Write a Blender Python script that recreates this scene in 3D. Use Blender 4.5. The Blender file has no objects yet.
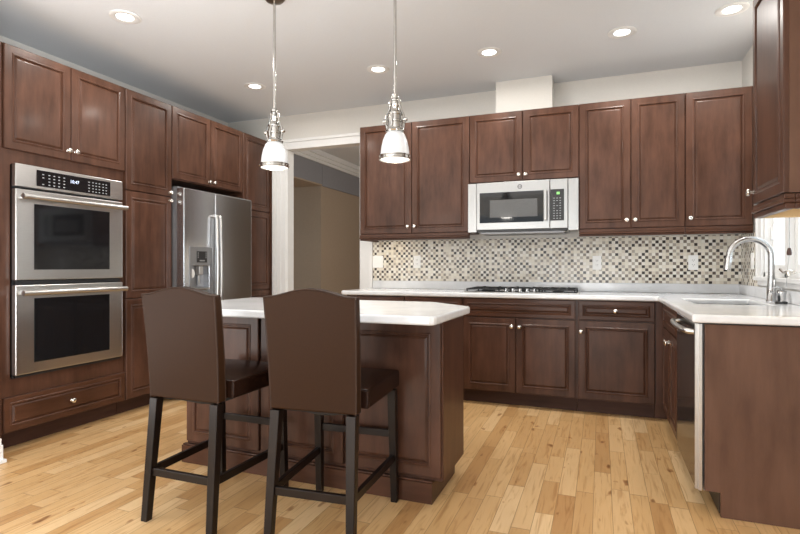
import bpy, bmesh, math, random
from mathutils import Vector, Matrix
random.seed(7)
PI = math.pi
SC = bpy.context.scene
COL = SC.collection

# ---------------------------------------------------------------- camera, world, light
cam_d = bpy.data.cameras.new('camera'); cam = bpy.data.objects.new('camera', cam_d); COL.objects.link(cam)
cam_d.sensor_fit = 'HORIZONTAL'; cam_d.sensor_width = 36.0
cam_d.lens = 36.0 * 521.0 / 800.0
cam_d.shift_y = -0.0006
cam_d.clip_start = 0.05
cam.location = (0, 0, 1.13)
cam.rotation_euler = (PI / 2, 0, math.radians(21.1))
SC.camera = cam

SC.view_settings.view_transform = 'Standard'
SC.view_settings.look = 'None'
SC.view_settings.gamma = 1.0
SC.view_settings.use_curve_mapping = False
SC.view_settings.exposure = 0.15

W = bpy.data.worlds.new('overcast_sky'); SC.world = W; W.use_nodes = True
_b = W.node_tree.nodes['Background']
_b.inputs['Color'].default_value = (0.78, 0.90, 1.0, 1); _b.inputs['Strength'].default_value = 0.95

def area_light(name, loc, rot, sx, sy, power, col=(1, 1, 1), spread=PI):
    d = bpy.data.lights.new(name, 'AREA'); d.shape = 'RECTANGLE'; d.size = sx; d.size_y = sy
    d.energy = power; d.color = col; d.spread = spread
    o = bpy.data.objects.new(name, d); o.location = loc; o.rotation_euler = rot; COL.objects.link(o)
    return o
# fill lamps added behind and beside the camera, at unseen openings
area_light('fill_rear', (-1.6, -3.0, .72), (math.radians(126), 0, 0), 4.0, 1.2, 105, (1.0, 0.985, 0.965))
area_light('fill_side', (0.98, -0.75, .80), (math.radians(115), 0, PI / 2), 3.2, 1.4, 150, (0.97, 0.985, 1.0), math.radians(105))
area_light('fill_left', (-3.2, -.1, .85), (math.radians(122), 0, -PI / 2), 2.8, 1.3, 48, (1.0, 0.985, 0.965))  # lamp added to lift the dark ceiling by the left cabinets
area_light('daylight_window', (1.32, 3.76, 1.66), (PI / 2, 0, PI / 2), 0.9, 1.1, 9, (0.90, 0.96, 1.0))
area_light('hall_fill', (-.4, 5.5, 1.5), (PI / 2, 0, math.radians(62)), 1.0, 1.8, 26, (1.0, 0.95, 0.88))  # lamp added inside the hall to brighten its walls
DOWN_POWER = 9.0

# ---------------------------------------------------------------- materials
def mk(name):
    m = bpy.data.materials.new(name); m.use_nodes = True
    nt = m.node_tree; b = nt.nodes['Principled BSDF']
    if name in ('brown_leather_back', 'espresso_leg_wood', 'leather_welt', 'cherry_side_panel', 'dark_leather_seat'): b.inputs['Specular IOR Level'].default_value = .13
    return m, nt, b
def nd(nt, typ, **kw):
    n = nt.nodes.new(typ)
    for k, v in kw.items():
        if k.startswith('i_'):
            n.inputs[k[2:].replace('_', ' ')].default_value = v
        else: setattr(n, k, v)
    return n
def L(nt, a, b): nt.links.new(a, b)
def math_n(nt, op, a, b=None, c=None):
    n = nt.nodes.new('ShaderNodeMath'); n.operation = op
    for i, v in enumerate((a, b, c)):
        if v is None: continue
        if isinstance(v, (int, float)): n.inputs[i].default_value = v
        else: nt.links.new(v, n.inputs[i])
    return n.outputs[0]
def ramp(nt, fac, stops, interp='LINEAR'):
    n = nt.nodes.new('ShaderNodeValToRGB'); cr = n.color_ramp; cr.interpolation = interp
    while len(cr.elements) > 1: cr.elements.remove(cr.elements[-1])
    cr.elements[0].position = stops[0][0]; cr.elements[0].color = (*stops[0][1], 1)
    for p, c in stops[1:]:
        e = cr.elements.new(p); e.color = (*c, 1)
    nt.links.new(fac, n.inputs[0]); return n.outputs[0]
def objcoord(nt, scale, rnd=True):
    tc = nd(nt, 'ShaderNodeTexCoord'); mp = nd(nt, 'ShaderNodeMapping')
    mp.inputs['Scale'].default_value = scale
    L(nt, tc.outputs['Object'], mp.inputs['Vector'])
    if rnd:
        oi = nd(nt, 'ShaderNodeObjectInfo'); va = nd(nt, 'ShaderNodeVectorMath', operation='ADD')
        cb = nd(nt, 'ShaderNodeCombineXYZ')
        r = math_n(nt, 'MULTIPLY', oi.outputs['Random'], 37.0)
        for i in range(3): L(nt, r, cb.inputs[i])
        L(nt, mp.outputs[0], va.inputs[0]); L(nt, cb.outputs[0], va.inputs[1]); return va.outputs[0]
    return mp.outputs[0]
def bump(nt, b, h, strength=0.2, dist=0.002):
    n = nd(nt, 'ShaderNodeBump'); n.inputs['Strength'].default_value = strength; n.inputs['Distance'].default_value = dist
    L(nt, h, n.inputs['Height']); L(nt, n.outputs[0], b.inputs['Normal'])

def wood(name, dark, light, scale=(6, 6, 1.0), rough=0.36, coat=0.10):
    m, nt, b = mk(name)
    v = objcoord(nt, scale)
    n1 = nd(nt, 'ShaderNodeTexNoise'); n1.inputs['Scale'].default_value = 3.0; n1.inputs['Detail'].default_value = 6; n1.inputs['Roughness'].default_value = .62
    L(nt, v, n1.inputs['Vector'])
    v2 = objcoord(nt, tuple(max(1.2, s * .3) for s in scale))
    n2 = nd(nt, 'ShaderNodeTexNoise'); n2.inputs['Scale'].default_value = 2.6; n2.inputs['Detail'].default_value = 5
    L(nt, v2, n2.inputs['Vector'])
    f = math_n(nt, 'ADD', math_n(nt, 'MULTIPLY', n1.outputs[0], .55), math_n(nt, 'MULTIPLY', n2.outputs[0], .45))
    c = ramp(nt, f, [(.36, dark), (.63, light)])
    L(nt, c, b.inputs['Base Color']); b.inputs['Roughness'].default_value = rough
    b.inputs['Coat Weight'].default_value = coat; b.inputs['Coat Roughness'].default_value = .14; b.inputs['Specular IOR Level'].default_value = .25
    bump(nt, b, n1.outputs[0], .06)
    return m
WOOD = wood('cherry_wood', (0.046, 0.0190, 0.0105), (0.102, 0.0460, 0.0285))
WOODH = wood('cherry_wood_horizontal', (0.046, 0.0175, 0.0085), (0.094, 0.0390, 0.0215), scale=(1, 6, 6))
WOODP = wood('cherry_side_panel', (0.090, 0.0435, 0.0265), (0.136, 0.070, 0.0445), rough=.45, coat=.05)
WOODD = wood('toe_kick_wood', (0.044, 0.0185, 0.0120), (0.070, 0.031, 0.020), scale=(.9, 9, 9), rough=.5, coat=0)
LEG = wood('espresso_leg_wood', (0.0055, 0.0028, 0.0018), (0.0105, 0.0055, 0.0036), rough=.36)

def plain(name, col, rough=.5, metal=0.0, nscale=40, var=.06, bumpk=0.0, stretch=(1, 1, 1), coat=0.0, aniso=0.0):
    m, nt, b = mk(name)
    v = objcoord(nt, stretch, rnd=False)
    n = nd(nt, 'ShaderNodeTexNoise'); n.inputs['Scale'].default_value = nscale; n.inputs['Detail'].default_value = 4
    L(nt, v, n.inputs['Vector'])
    c = ramp(nt, n.outputs[0], [(.3, tuple(x * (1 - var) for x in col)), (.7, tuple(min(1, x * (1 + var)) for x in col))])
    L(nt, c, b.inputs['Base Color']); b.inputs['Roughness'].default_value = rough; b.inputs['Metallic'].default_value = metal
    b.inputs['Coat Weight'].default_value = coat
    if aniso: b.inputs['Anisotropic'].default_value = aniso
    if bumpk: bump(nt, b, n.outputs[0], bumpk, .001)
    return m
STEEL = plain('brushed_steel', (.60, .59, .575), .30, 1.0, 30, .05, .03, (1, 1, 30))
STEELF = plain('fridge_steel', (.70, .72, .75), .24, 1.0, 30, .05, .02, (1, 1, 30))
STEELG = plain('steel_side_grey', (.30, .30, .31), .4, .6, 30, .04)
CHROME = plain('chrome', (.56, .56, .56), .12, 1.0, 20, .02)
MWST = plain('microwave_steel', (.40, .395, .385), .30, 1.0, 30, .05, .03, (30, 1, 1))
STAIN = plain('stainless_faucet', (.52, .52, .52), .22, 1.0, 60, .03)
NICKEL = plain('brushed_nickel', (.74, .71, .66), .22, 1.0, 60, .03)
BRONZE = plain('aged_nickel_canopy', (.30, .25, .20), .3, 1.0, 60, .05)
BLACKG = plain('black_glass', (.008, .008, .009), .06, 0, 10, .05)
BLACKP = plain('black_plastic', (.016, .016, .017), .35, 0, 40, .1)
DWBLK = plain('dishwasher_black', (.030, .026, .024), .12, .3, 20, .05)
IRON = plain('cast_iron', (.014, .014, .015), .5, 0, 90, .2, .2)
WHITE = plain('white_trim_paint', (.80, .80, .79), .4, 0, 30, .015)
WALLP = plain('cream_wall_paint', (.70, .68, .64), .85, 0, 60, .015, .04)
CEILP = plain('ceiling_paint', (.72, .745, .775), .9, 0, 80, .012, .04)
TAUPE = plain('taupe_hall_paint', (.40, .315, .235), .85, 0, 40, .03, .04)
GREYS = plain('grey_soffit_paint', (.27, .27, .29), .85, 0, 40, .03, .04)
SWITCH = plain('white_plastic', (.92, .92, .905), .35, 0, 30, .01)
SLOT = plain('dark_slot', (.03, .03, .03), .5, 0, 30, .05)
KEYM = plain('grey_key_print', (.30, .31, .32), .5, 0, 50, .1)
LEATH = plain('brown_leather_back', (.0250, .0098, .0036), .50, 0, 220, .12, .12)
SEATL = plain('dark_leather_seat', (.0165, .0068, .0040), .26, 0, 180, .15, .10)
PIPE = plain('leather_welt', (.035, .020, .014), .38, 0, 120, .1)
CLOTH = plain('black_dust_cover', (.010, .010, .010), .9, 0, 120, .2)
SINKM = plain('sink_steel', (.11, .11, .115), .5, 1.0, 40, .05)
TOGGLE = plain('brown_tassel', (.06, .025, .018), .4, 0, 50, .1)
MAPLE = plain('maple_cabinet_bottom', (.62, .47, .27), .5, 0, 20, .06, 0, (8, .8, 1))
BARK = plain('pale_bark', (.30, .29, .29), .9, 0, 30, .2)
GRASS = plain('winter_grass', (.30, .30, .22), .95, 0, 3, .3)

def quartz():
    m, nt, b = mk('white_quartz')
    v = objcoord(nt, (1, 1, 1), rnd=False)
    n = nd(nt, 'ShaderNodeTexNoise'); n.inputs['Scale'].default_value = 7; n.inputs['Detail'].default_value = 7; n.inputs['Distortion'].default_value = .8
    L(nt, v, n.inputs['Vector'])
    c = ramp(nt, n.outputs[0], [(.35, (.70, .71, .725)), (.5, (.755, .765, .78)), (.7, (.79, .80, .815))])
    L(nt, c, b.inputs['Base Color']); b.inputs['Roughness'].default_value = .10
    return m
QUARTZ = quartz()

def glow(name, col, strength):
    m, nt, b = mk(name)
    n = nd(nt, 'ShaderNodeTexNoise'); n.inputs['Scale'].default_value = 5
    c = ramp(nt, n.outputs[0], [(.2, tuple(x * .97 for x in col)), (.8, col)])
    L(nt, c, b.inputs['Emission Color']); b.inputs['Emission Strength'].default_value = strength
    b.inputs['Base Color'].default_value = (*col, 1)
    return m
LENS = glow('lamp_lens', (1, .985, .95), 5.0)
PLENS = glow('pendant_diffuser', (1, .97, .92), 1.05)
PMET = plain('pendant_polished_nickel', (.50, .485, .46), .14, 1.0, 40, .05)
WARML = glow('warm_light_bar_lens', (1, .86, .62), 4.0)
GREEN = glow('green_display', (.20, .55, .14), .55)
BLUED = glow('pale_display_digits', (.62, .70, .90), .9)

def shade_mat():
    m, nt, b = mk('opal_glass_shade')
    n = nd(nt, 'ShaderNodeTexNoise'); n.inputs['Scale'].default_value = 12
    c = ramp(nt, n.outputs[0], [(.3, (.80, .81, .83)), (.7, (.84, .85, .87))])
    L(nt, c, b.inputs['Base Color']); b.inputs['Roughness'].default_value = .12
    tr = nd(nt, 'ShaderNodeBsdfTranslucent'); tr.inputs[0].default_value = (.9, .9, .9, 1)
    mx = nd(nt, 'ShaderNodeMixShader'); mx.inputs[0].default_value = .07
    L(nt, b.outputs[0], mx.inputs[1]); L(nt, tr.outputs[0], mx.inputs[2])
    L(nt, mx.outputs[0], nt.nodes['Material Output'].inputs[0])
    return m
SHADE = shade_mat()
def pane_mat():
    m, nt, b = mk('clear_pane')
    t = nd(nt, 'ShaderNodeBsdfTransparent'); t.inputs[0].default_value = (.97, .985, .99, 1)
    g = nd(nt, 'ShaderNodeBsdfGlossy'); g.inputs['Roughness'].default_value = .02
    n = nd(nt, 'ShaderNodeTexNoise'); n.inputs['Scale'].default_value = 2
    mx = nd(nt, 'ShaderNodeMixShader')
    L(nt, math_n(nt, 'ADD', math_n(nt, 'MULTIPLY', n.outputs[0], .02), .05), mx.inputs[0])
    L(nt, t.outputs[0], mx.inputs[1]); L(nt, g.outputs[0], mx.inputs[2])
    L(nt, mx.outputs[0], nt.nodes['Material Output'].inputs[0])
    return m
PANE = pane_mat()

def floor_mat():
    m, nt, b = mk('oak_strip_floor')
    g = nd(nt, 'ShaderNodeNewGeometry'); s = nd(nt, 'ShaderNodeSeparateXYZ'); L(nt, g.outputs['Position'], s.inputs[0])
    PW, PL = .083, 1.0
    u = math_n(nt, 'DIVIDE', math_n(nt, 'ADD', s.outputs[0], 50.0), PW); row = math_n(nt, 'FLOOR', u)
    wn = nd(nt, 'ShaderNodeTexWhiteNoise', noise_dimensions='1D'); L(nt, row, wn.inputs['W'])
    ln = math_n(nt, 'ADD', math_n(nt, 'MULTIPLY', wn.outputs['Value'], .55), .36)
    vv = math_n(nt, 'ADD', math_n(nt, 'DIVIDE', math_n(nt, 'ADD', s.outputs[1], 50.0), ln), math_n(nt, 'MULTIPLY', wn.outputs['Value'], 97.0))
    colm = math_n(nt, 'FLOOR', vv)
    cb = nd(nt, 'ShaderNodeCombineXYZ'); L(nt, row, cb.inputs[0]); L(nt, colm, cb.inputs[1])
    w2 = nd(nt, 'ShaderNodeTexWhiteNoise', noise_dimensions='2D'); L(nt, cb.outputs[0], w2.inputs['Vector'])
    # grain
    mp = nd(nt, 'ShaderNodeMapping'); mp.inputs['Scale'].default_value = (26, 1.9, 1)
    va = nd(nt, 'ShaderNodeVectorMath', operation='ADD'); sc = nd(nt, 'ShaderNodeVectorMath', operation='SCALE'); sc.inputs['Scale'].default_value = 60
    L(nt, w2.outputs['Color'], sc.inputs[0]); L(nt, g.outputs['Position'], mp.inputs['Vector']); L(nt, mp.outputs[0], va.inputs[0]); L(nt, sc.outputs[0], va.inputs[1])
    n1 = nd(nt, 'ShaderNodeTexNoise'); n1.inputs['Scale'].default_value = 1.5; n1.inputs['Detail'].default_value = 6; n1.inputs['Distortion'].default_value = 1.6
    L(nt, va.outputs[0], n1.inputs['Vector'])
    mp2 = nd(nt, 'ShaderNodeMapping'); mp2.inputs['Scale'].default_value = (11, 4.5, 1)
    L(nt, g.outputs['Position'], mp2.inputs['Vector'])
    va2 = nd(nt, 'ShaderNodeVectorMath', operation='ADD'); L(nt, mp2.outputs[0], va2.inputs[0]); L(nt, sc.outputs[0], va2.inputs[1])
    kn = nd(nt, 'ShaderNodeTexNoise'); kn.inputs['Scale'].default_value = 1.3; kn.inputs['Detail'].default_value = 2; L(nt, va2.outputs[0], kn.inputs['Vector'])
    base = ramp(nt, w2.outputs['Value'], [(0, (.46, .250, .098)), (.14, (.545, .320, .136)), (.45, (.61, .378, .170)), (.78, (.665, .430, .208)), (1, (.74, .515, .28))])
    gr = ramp(nt, n1.outputs[0], [(.30, (.58, .43, .29)), (.47, (.96, .94, .90)), (.58, (1, 1, 1)), (.78, (1.0, .93, .84))])
    mix = nd(nt, 'ShaderNodeMix', data_type='RGBA', blend_type='MULTIPLY'); mix.inputs['Factor'].default_value = .6
    L(nt, base, mix.inputs['A']); L(nt, gr, mix.inputs['B'])
    kr = ramp(nt, kn.outputs[0], [(.675, (1, 1, 1)), (.715, (.55, .38, .25)), (.77, (.22, .13, .07))])
    mix2 = nd(nt, 'ShaderNodeMix', data_type='RGBA', blend_type='MULTIPLY'); mix2.inputs['Factor'].default_value = .8
    L(nt, mix.outputs['Result'], mix2.inputs['A']); L(nt, kr, mix2.inputs['B'])
    # seams
    fu = math_n(nt, 'FRACT', u); du = math_n(nt, 'ABSOLUTE', math_n(nt, 'SUBTRACT', fu, .5))
    fv = math_n(nt, 'FRACT', vv); dv = math_n(nt, 'ABSOLUTE', math_n(nt, 'SUBTRACT', fv, .5))
    su = math_n(nt, 'GREATER_THAN', du, .483); sv = math_n(nt, 'GREATER_THAN', dv, .4972)
    sm = math_n(nt, 'MAXIMUM', su, sv)
    mix3 = nd(nt, 'ShaderNodeMix', data_type='RGBA', blend_type='MIX'); L(nt, math_n(nt, 'MULTIPLY', sm, .62), mix3.inputs['Factor'])
    L(nt, mix2.outputs['Result'], mix3.inputs['A']); mix3.inputs['B'].default_value = (.20, .105, .04, 1)
    L(nt, mix3.outputs['Result'], b.inputs['Base Color'])
    b.inputs['Roughness'].default_value = .32
    bump(nt, b, math_n(nt, 'SUBTRACT', 1.0, sm), .12, .001)
    return m
FLOORM = floor_mat()

def mosaic_mat():
    m, nt, b = mk('glass_stone_mosaic')
    g = nd(nt, 'ShaderNodeNewGeometry'); s = nd(nt, 'ShaderNodeSeparateXYZ'); L(nt, g.outputs['Position'], s.inputs[0])
    P = .0258
    u = math_n(nt, 'DIVIDE', math_n(nt, 'ADD', math_n(nt, 'ADD', s.outputs[0], s.outputs[1]), 20.0), P)
    v = math_n(nt, 'DIVIDE', math_n(nt, 'ADD', s.outputs[2], 10.004), P)
    iu, iv = math_n(nt, 'FLOOR', u), math_n(nt, 'FLOOR', v)
    par = math_n(nt, 'MODULO', math_n(nt, 'ADD', iu, iv), 2.0)
    cb = nd(nt, 'ShaderNodeCombineXYZ'); L(nt, iu, cb.inputs[0]); L(nt, iv, cb.inputs[1])
    w = nd(nt, 'ShaderNodeTexWhiteNoise', noise_dimensions='2D'); L(nt, cb.outputs[0], w.inputs['Vector'])
    cre = ramp(nt, w.outputs['Value'], [(0, (.78, .725, .615)), (.34, (.85, .815, .74)), (.72, (.70, .635, .525))], 'CONSTANT')
    col = ramp(nt, w.outputs['Value'], [(0, (.026, .017, .013)), (.27, (.085, .060, .045)), (.42, (.22, .18, .145)), (.62, (.42, .37, .305)), (.84, (.78, .73, .63))], 'CONSTANT')
    mx = nd(nt, 'ShaderNodeMix', data_type='RGBA'); L(nt, par, mx.inputs['Factor']); L(nt, cre, mx.inputs['A']); L(nt, col, mx.inputs['B'])
    du = math_n(nt, 'ABSOLUTE', math_n(nt, 'SUBTRACT', math_n(nt, 'FRACT', u), .5)); dv = math_n(nt, 'ABSOLUTE', math_n(nt, 'SUBTRACT', math_n(nt, 'FRACT', v), .5))
    gm = math_n(nt, 'GREATER_THAN', math_n(nt, 'MAXIMUM', du, dv), .455)
    mg = nd(nt, 'ShaderNodeMix', data_type='RGBA'); L(nt, gm, mg.inputs['Factor']); L(nt, mx.outputs['Result'], mg.inputs['A']); mg.inputs['B'].default_value = (.66, .61, .53, 1)
    L(nt, mg.outputs['Result'], b.inputs['Base Color'])
    L(nt, math_n(nt, 'ADD', math_n(nt, 'MULTIPLY', gm, .5), .18), b.inputs['Roughness'])
    bump(nt, b, math_n(nt, 'SUBTRACT', 1.0, gm), .3, .001)
    return m
MOSAIC = mosaic_mat()

# ---------------------------------------------------------------- mesh helpers
def add_box(bm, x0, x1, y0, y1, z0, z1, bev=0.0, seg=2):
    if x1 < x0: x0, x1 = x1, x0
    if y1 < y0: y0, y1 = y1, y0
    if z1 < z0: z0, z1 = z1, z0
    vs = [bm.verts.new(p) for p in ((x0, y0, z0), (x1, y0, z0), (x1, y1, z0), (x0, y1, z0), (x0, y0, z1), (x1, y0, z1), (x1, y1, z1), (x0, y1, z1))]
    fs = [bm.faces.new([vs[i] for i in q]) for q in ((3, 2, 1, 0), (4, 5, 6, 7), (0, 1, 5, 4), (1, 2, 6, 5), (2, 3, 7, 6), (3, 0, 4, 7))]
    if bev > 0:
        es = list({e for f in fs for e in f.edges})
        bmesh.ops.bevel(bm, geom=es, offset=bev, segments=seg, affect='EDGES', profile=.5)
def bx(*boxes, bev=0.0, seg=2):
    bm = bmesh.new()
    for b in boxes: add_box(bm, *b, bev=bev, seg=seg)
    return bm
def add_prism(bm, pts, z0, z1):
    lo = [bm.verts.new((x, y, z0)) for x, y in pts]; hi = [bm.verts.new((x, y, z1)) for x, y in pts]
    n = len(pts)
    bm.faces.new(list(reversed(lo))); bm.faces.new(hi)
    for i in range(n):
        j = (i + 1) % n; bm.faces.new((lo[i], lo[j], hi[j], hi[i]))
def prism(pts, z0, z1, bev=0.0, seg=3):
    bm = bmesh.new(); add_prism(bm, pts, z0, z1)
    if bev: bmesh.ops.bevel(bm, geom=list(bm.edges), offset=bev, segments=seg, affect='EDGES', profile=.5)
    return bm
def frame_of(d):
    d = d.normalized(); a = Vector((0, 0, 1)) if abs(d.z) < .9 else Vector((1, 0, 0))
    s = d.cross(a).normalized(); return s, s.cross(d).normalized()
def add_tube(bm, pts, r, n=12, caps=True):
    pts = [Vector(p) for p in pts]
    if isinstance(r, (int, float)): r = [r] * len(pts)
    rings = []; s = None
    for i, p in enumerate(pts):
        d = (pts[min(i + 1, len(pts) - 1)] - pts[max(i - 1, 0)])
        if s is None: s, t = frame_of(d)
        else:
            d.normalize(); s = (s - d * s.dot(d)).normalized(); t = s.cross(d).normalized()
        rings.append([bm.verts.new(p + (s * math.cos(2 * PI * k / n) + t * math.sin(2 * PI * k / n)) * r[i]) for k in range(n)])
    for a, b in zip(rings, rings[1:]):
        for k in range(n):
            bm.faces.new((a[k], a[(k + 1) % n], b[(k + 1) % n], b[k]))
    if caps:
        bm.faces.new(list(reversed(rings[0]))); bm.faces.new(rings[-1])
def tube(pts, r, n=12): bm = bmesh.new(); add_tube(bm, pts, r, n); return bm
def add_lathe(bm, prof, n=24, M=None, close=False):
    # prof = [(radius, height)] about +z
    M = M or Matrix.Identity(4); rings = []
    for r, h in prof:
        if r < 1e-6: rings.append([bm.verts.new(M @ Vector((0, 0, h)))])
        else: rings.append([bm.verts.new(M @ Vector((r * math.cos(2 * PI * k / n), r * math.sin(2 * PI * k / n), h))) for k in range(n)])
    pr = list(zip(rings, rings[1:]))
    if close: pr.append((rings[-1], rings[0]))
    for a, b in pr:
        if len(a) == 1 and len(b) == 1: continue
        for k in range(n):
            j = (k + 1) % n
            if len(a) == 1: bm.faces.new((a[0], b[j], b[k]))
            elif len(b) == 1: bm.faces.new((a[k], a[j], b[0]))
            else: bm.faces.new((a[k], a[j], b[j], b[k]))
def lathe(prof, n=24, M=None, close=False): bm = bmesh.new(); add_lathe(bm, prof, n, M, close); return bm
def add_beam(bm, p, q, w, h, up=(0, 0, 1)):
    p, q = Vector(p), Vector(q); d = (q - p).normalized(); s = d.cross(Vector(up)).normalized(); t = s.cross(d)
    a = [bm.verts.new(p + s * x * w / 2 + t * y * h / 2) for x, y in ((-1, -1), (1, -1), (1, 1), (-1, 1))]
    b = [bm.verts.new(q + s * x * w / 2 + t * y * h / 2) for x, y in ((-1, -1), (1, -1), (1, 1), (-1, 1))]
    bm.faces.new(list(reversed(a))); bm.faces.new(b)
    for i in range(4): bm.faces.new((a[i], a[(i + 1) % 4], b[(i + 1) % 4], b[i]))
def cells(xs, ys, hole, z0, z1, axes=(0, 1, 2)):
    """slab made of the grid cells for which hole(cx,cy) is False; axes permutes coordinates"""
    bm = bmesh.new(); V = {}
    def vert(i, j, k):
        if (i, j, k) not in V:
            p = (xs[i], ys[j], (z0, z1)[k]); c = [0, 0, 0]
            for a in range(3): c[axes[a]] = p[a]
            V[(i, j, k)] = bm.verts.new(c)
        return V[(i, j, k)]
    nx, ny = len(xs) - 1, len(ys) - 1
    on = lambda i, j: 0 <= i < nx and 0 <= j < ny and not hole((xs[i] + xs[i + 1]) / 2, (ys[j] + ys[j + 1]) / 2)
    for i in range(nx):
        for j in range(ny):
            if not on(i, j): continue
            bm.faces.new((vert(i, j, 1), vert(i + 1, j, 1), vert(i + 1, j + 1, 1), vert(i, j + 1, 1)))
            bm.faces.new((vert(i, j + 1, 0), vert(i + 1, j + 1, 0), vert(i + 1, j, 0), vert(i, j, 0)))
            for (di, dj), (a, b) in {(-1, 0): ((i, j + 1), (i, j)), (1, 0): ((i + 1, j), (i + 1, j + 1)), (0, -1): ((i, j), (i + 1, j)), (0, 1): ((i + 1, j + 1), (i, j + 1))}.items():
                if not on(i + di, j + dj): bm.faces.new((vert(*a, 0), vert(*b, 0), vert(*b, 1), vert(*a, 1)))
    return bm
def obj(name, bm, mat, parent=None, smooth=None, bev=0.0, seg=2):
    me = bpy.data.meshes.new(name)
    bmesh.ops.recalc_face_normals(bm, faces=list(bm.faces)); bm.to_mesh(me); bm.free()
    me.materials.append(mat)
    o = bpy.data.objects.new(name, me); COL.objects.link(o)
    if parent is not None: o.parent = parent
    if smooth is not None:
        for p in me.polygons: p.use_smooth = True
        me.set_sharp_from_angle(angle=math.radians(smooth))
    if bev:
        md = o.modifiers.new('edge', 'BEVEL'); md.width = bev; md.segments = seg; md.limit_method = 'ANGLE'; md.angle_limit = math.radians(40)
    return o
def thing(name, label, cat, loc=(0, 0, 0), rz=0.0, group=None):
    o = bpy.data.objects.new(name, None); COL.objects.link(o); o.empty_display_size = .1
    o.location = loc; o.rotation_euler = (0, 0, rz); o['label'] = label; o['category'] = cat
    if group: o['group'] = group
    return o
def tag(o, label, cat, group=None):
    o['label'] = label; o['category'] = cat
    if group: o['group'] = group
    return o
def struct(name, bm, mat, parent=None, **kw):
    o = obj(name, bm, mat, parent, **kw)
    if parent is None: o['kind'] = 'structure'
    return o
def copy_tree(o, parent=None):
    c = o.copy(); COL.objects.link(c)
    if parent is not None: c.parent = parent
    for ch in [x for x in bpy.data.objects if x.parent == o]: copy_tree(ch, c)
    return c
def text_bm(body, size, M, depth=.0004):
    cu = bpy.data.curves.new('lettering', 'FONT'); cu.body = body; cu.size = size; cu.extrude = depth
    cu.align_x = 'CENTER'; cu.align_y = 'CENTER'; cu.resolution_u = 3
    to = bpy.data.objects.new('lettering', cu); me = bpy.data.meshes.new_from_object(to)
    bm = bmesh.new(); bm.from_mesh(me); bmesh.ops.transform(bm, matrix=M, verts=list(bm.verts))
    bpy.data.objects.remove(to); bpy.data.curves.remove(cu); bpy.data.meshes.remove(me)
    return bm
FRONT = Matrix.Rotation(PI / 2, 4, 'X')          # text lying in xy -> standing, facing -y
TO_FRONT = Matrix.Rotation(PI / 2, 4, 'X')       # +z axis -> -y

# ---------------------------------------------------------------- room shell
CE, YB, XR, XL, XS, YR = 2.76, 4.82, 1.04, -3.95, -3.275, -3.2
struct('floor', bx((-6, 1.6, -3.4, 9.5, -.05, 0)), FLOORM)
struct('ceiling', bx((-6, 1.25, -3.4, 9.5, CE, CE + .1)), CEILP)
# back wall with the doorway
DX0, DX1, DZ = -3.180, -2.285, 2.395
struct('wall_back', cells([XL - .15, DX0, DX1, XR + .15], [0, DZ, CE], lambda x, z: DX0 < x < DX1 and z < DZ, YB, YB + .12, axes=(0, 2, 1)), WALLP)
# right wall: window over the sink, unseen opening added beside the camera for side light
WY0, WY1, WZ0, WZ1 = 3.30, 4.225, 1.062, 2.25
PY0, PY1, PZ = -2.8, 0.9, 2.2
struct('wall_right', cells([YR, PY0, PY1, WY0, WY1, YB], [0, WZ0, PZ, WZ1, CE], lambda y, z: (WY0 < y < WY1 and WZ0 < z < WZ1) or (PY0 < y < PY1 and z < PZ), XR, XR + .15, axes=(1, 2, 0)), WALLP)
struct('wall_left', bx((XL - .15, XL, 1.985, YB, 0, CE), (XL - .15, XS, 1.45, 1.983, 0, CE), (XL - .15, XS, YR, -1.65, 0, CE), (XL - .15, XS, -1.65, 1.45, 2.2, CE)), WALLP)  # unseen gap near the camera added for the left fill lamp
struct('wall_rear', cells([XL, -3.3, .7, XR], [0, 2.3, CE], lambda x, z: -3.3 < x < .7 and z < 2.3, YR - .15, YR, axes=(0, 2, 1)), WALLP)
struct('trim_boxed_chase', bx((-.868, -.388, 4.60, YB - .001, 2.452, CE - .001)), WALLP)
struct('baseboard_left', bx((XS + .001, XS + .055, 1.46, 1.983, 0, .10), (XS + .001, XS + .040, 1.46, 1.983, .10, .135), (XS + .001, XS + .075, 1.46, 1.99, 0, .02), bev=.003), WHITE)
# doorway casing (stepped)
def casing(x0, x1, z1):
    w = x1 - x0
    return [(x0, x1, YB - .014, YB - .001, 0, z1), (x0, x0 + w * .28, YB - .032, YB - .014, 0, z1), (x0 + w * .36, x0 + w * .6, YB - .022, YB - .014, 0, z1), (x1 - w * .18, x1, YB - .020, YB - .014, 0, z1)]
struct('trim_doorway_left', bx(*casing(DX0 - .160, DX0 + .004, DZ + .10), bev=.002), WHITE)
struct('trim_doorway_right', bx((DX1 - .004, DX1 + .135, YB - .016, YB - .001, 0, DZ + .10), (DX1 + .09, DX1 + .135, YB - .028, YB - .016, 0, DZ + .10), bev=.002), WHITE)
struct('trim_doorway_head', bx((DX0 + .005, DX1 - .005, YB - .014, YB - .001, DZ - .004, DZ + .10), (DX0 + .005, DX1 - .005, YB - .028, YB - .014, DZ + .07, DZ + .10), bev=.002), WHITE)
struct('trim_doorway_jamb', bx((DX0 + .0005, DX0 + .016, YB, YB + .12, 0, DZ - .005), (DX1 - .016, DX1 - .0005, YB, YB + .12, 0, DZ - .005)), WHITE)
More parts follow.
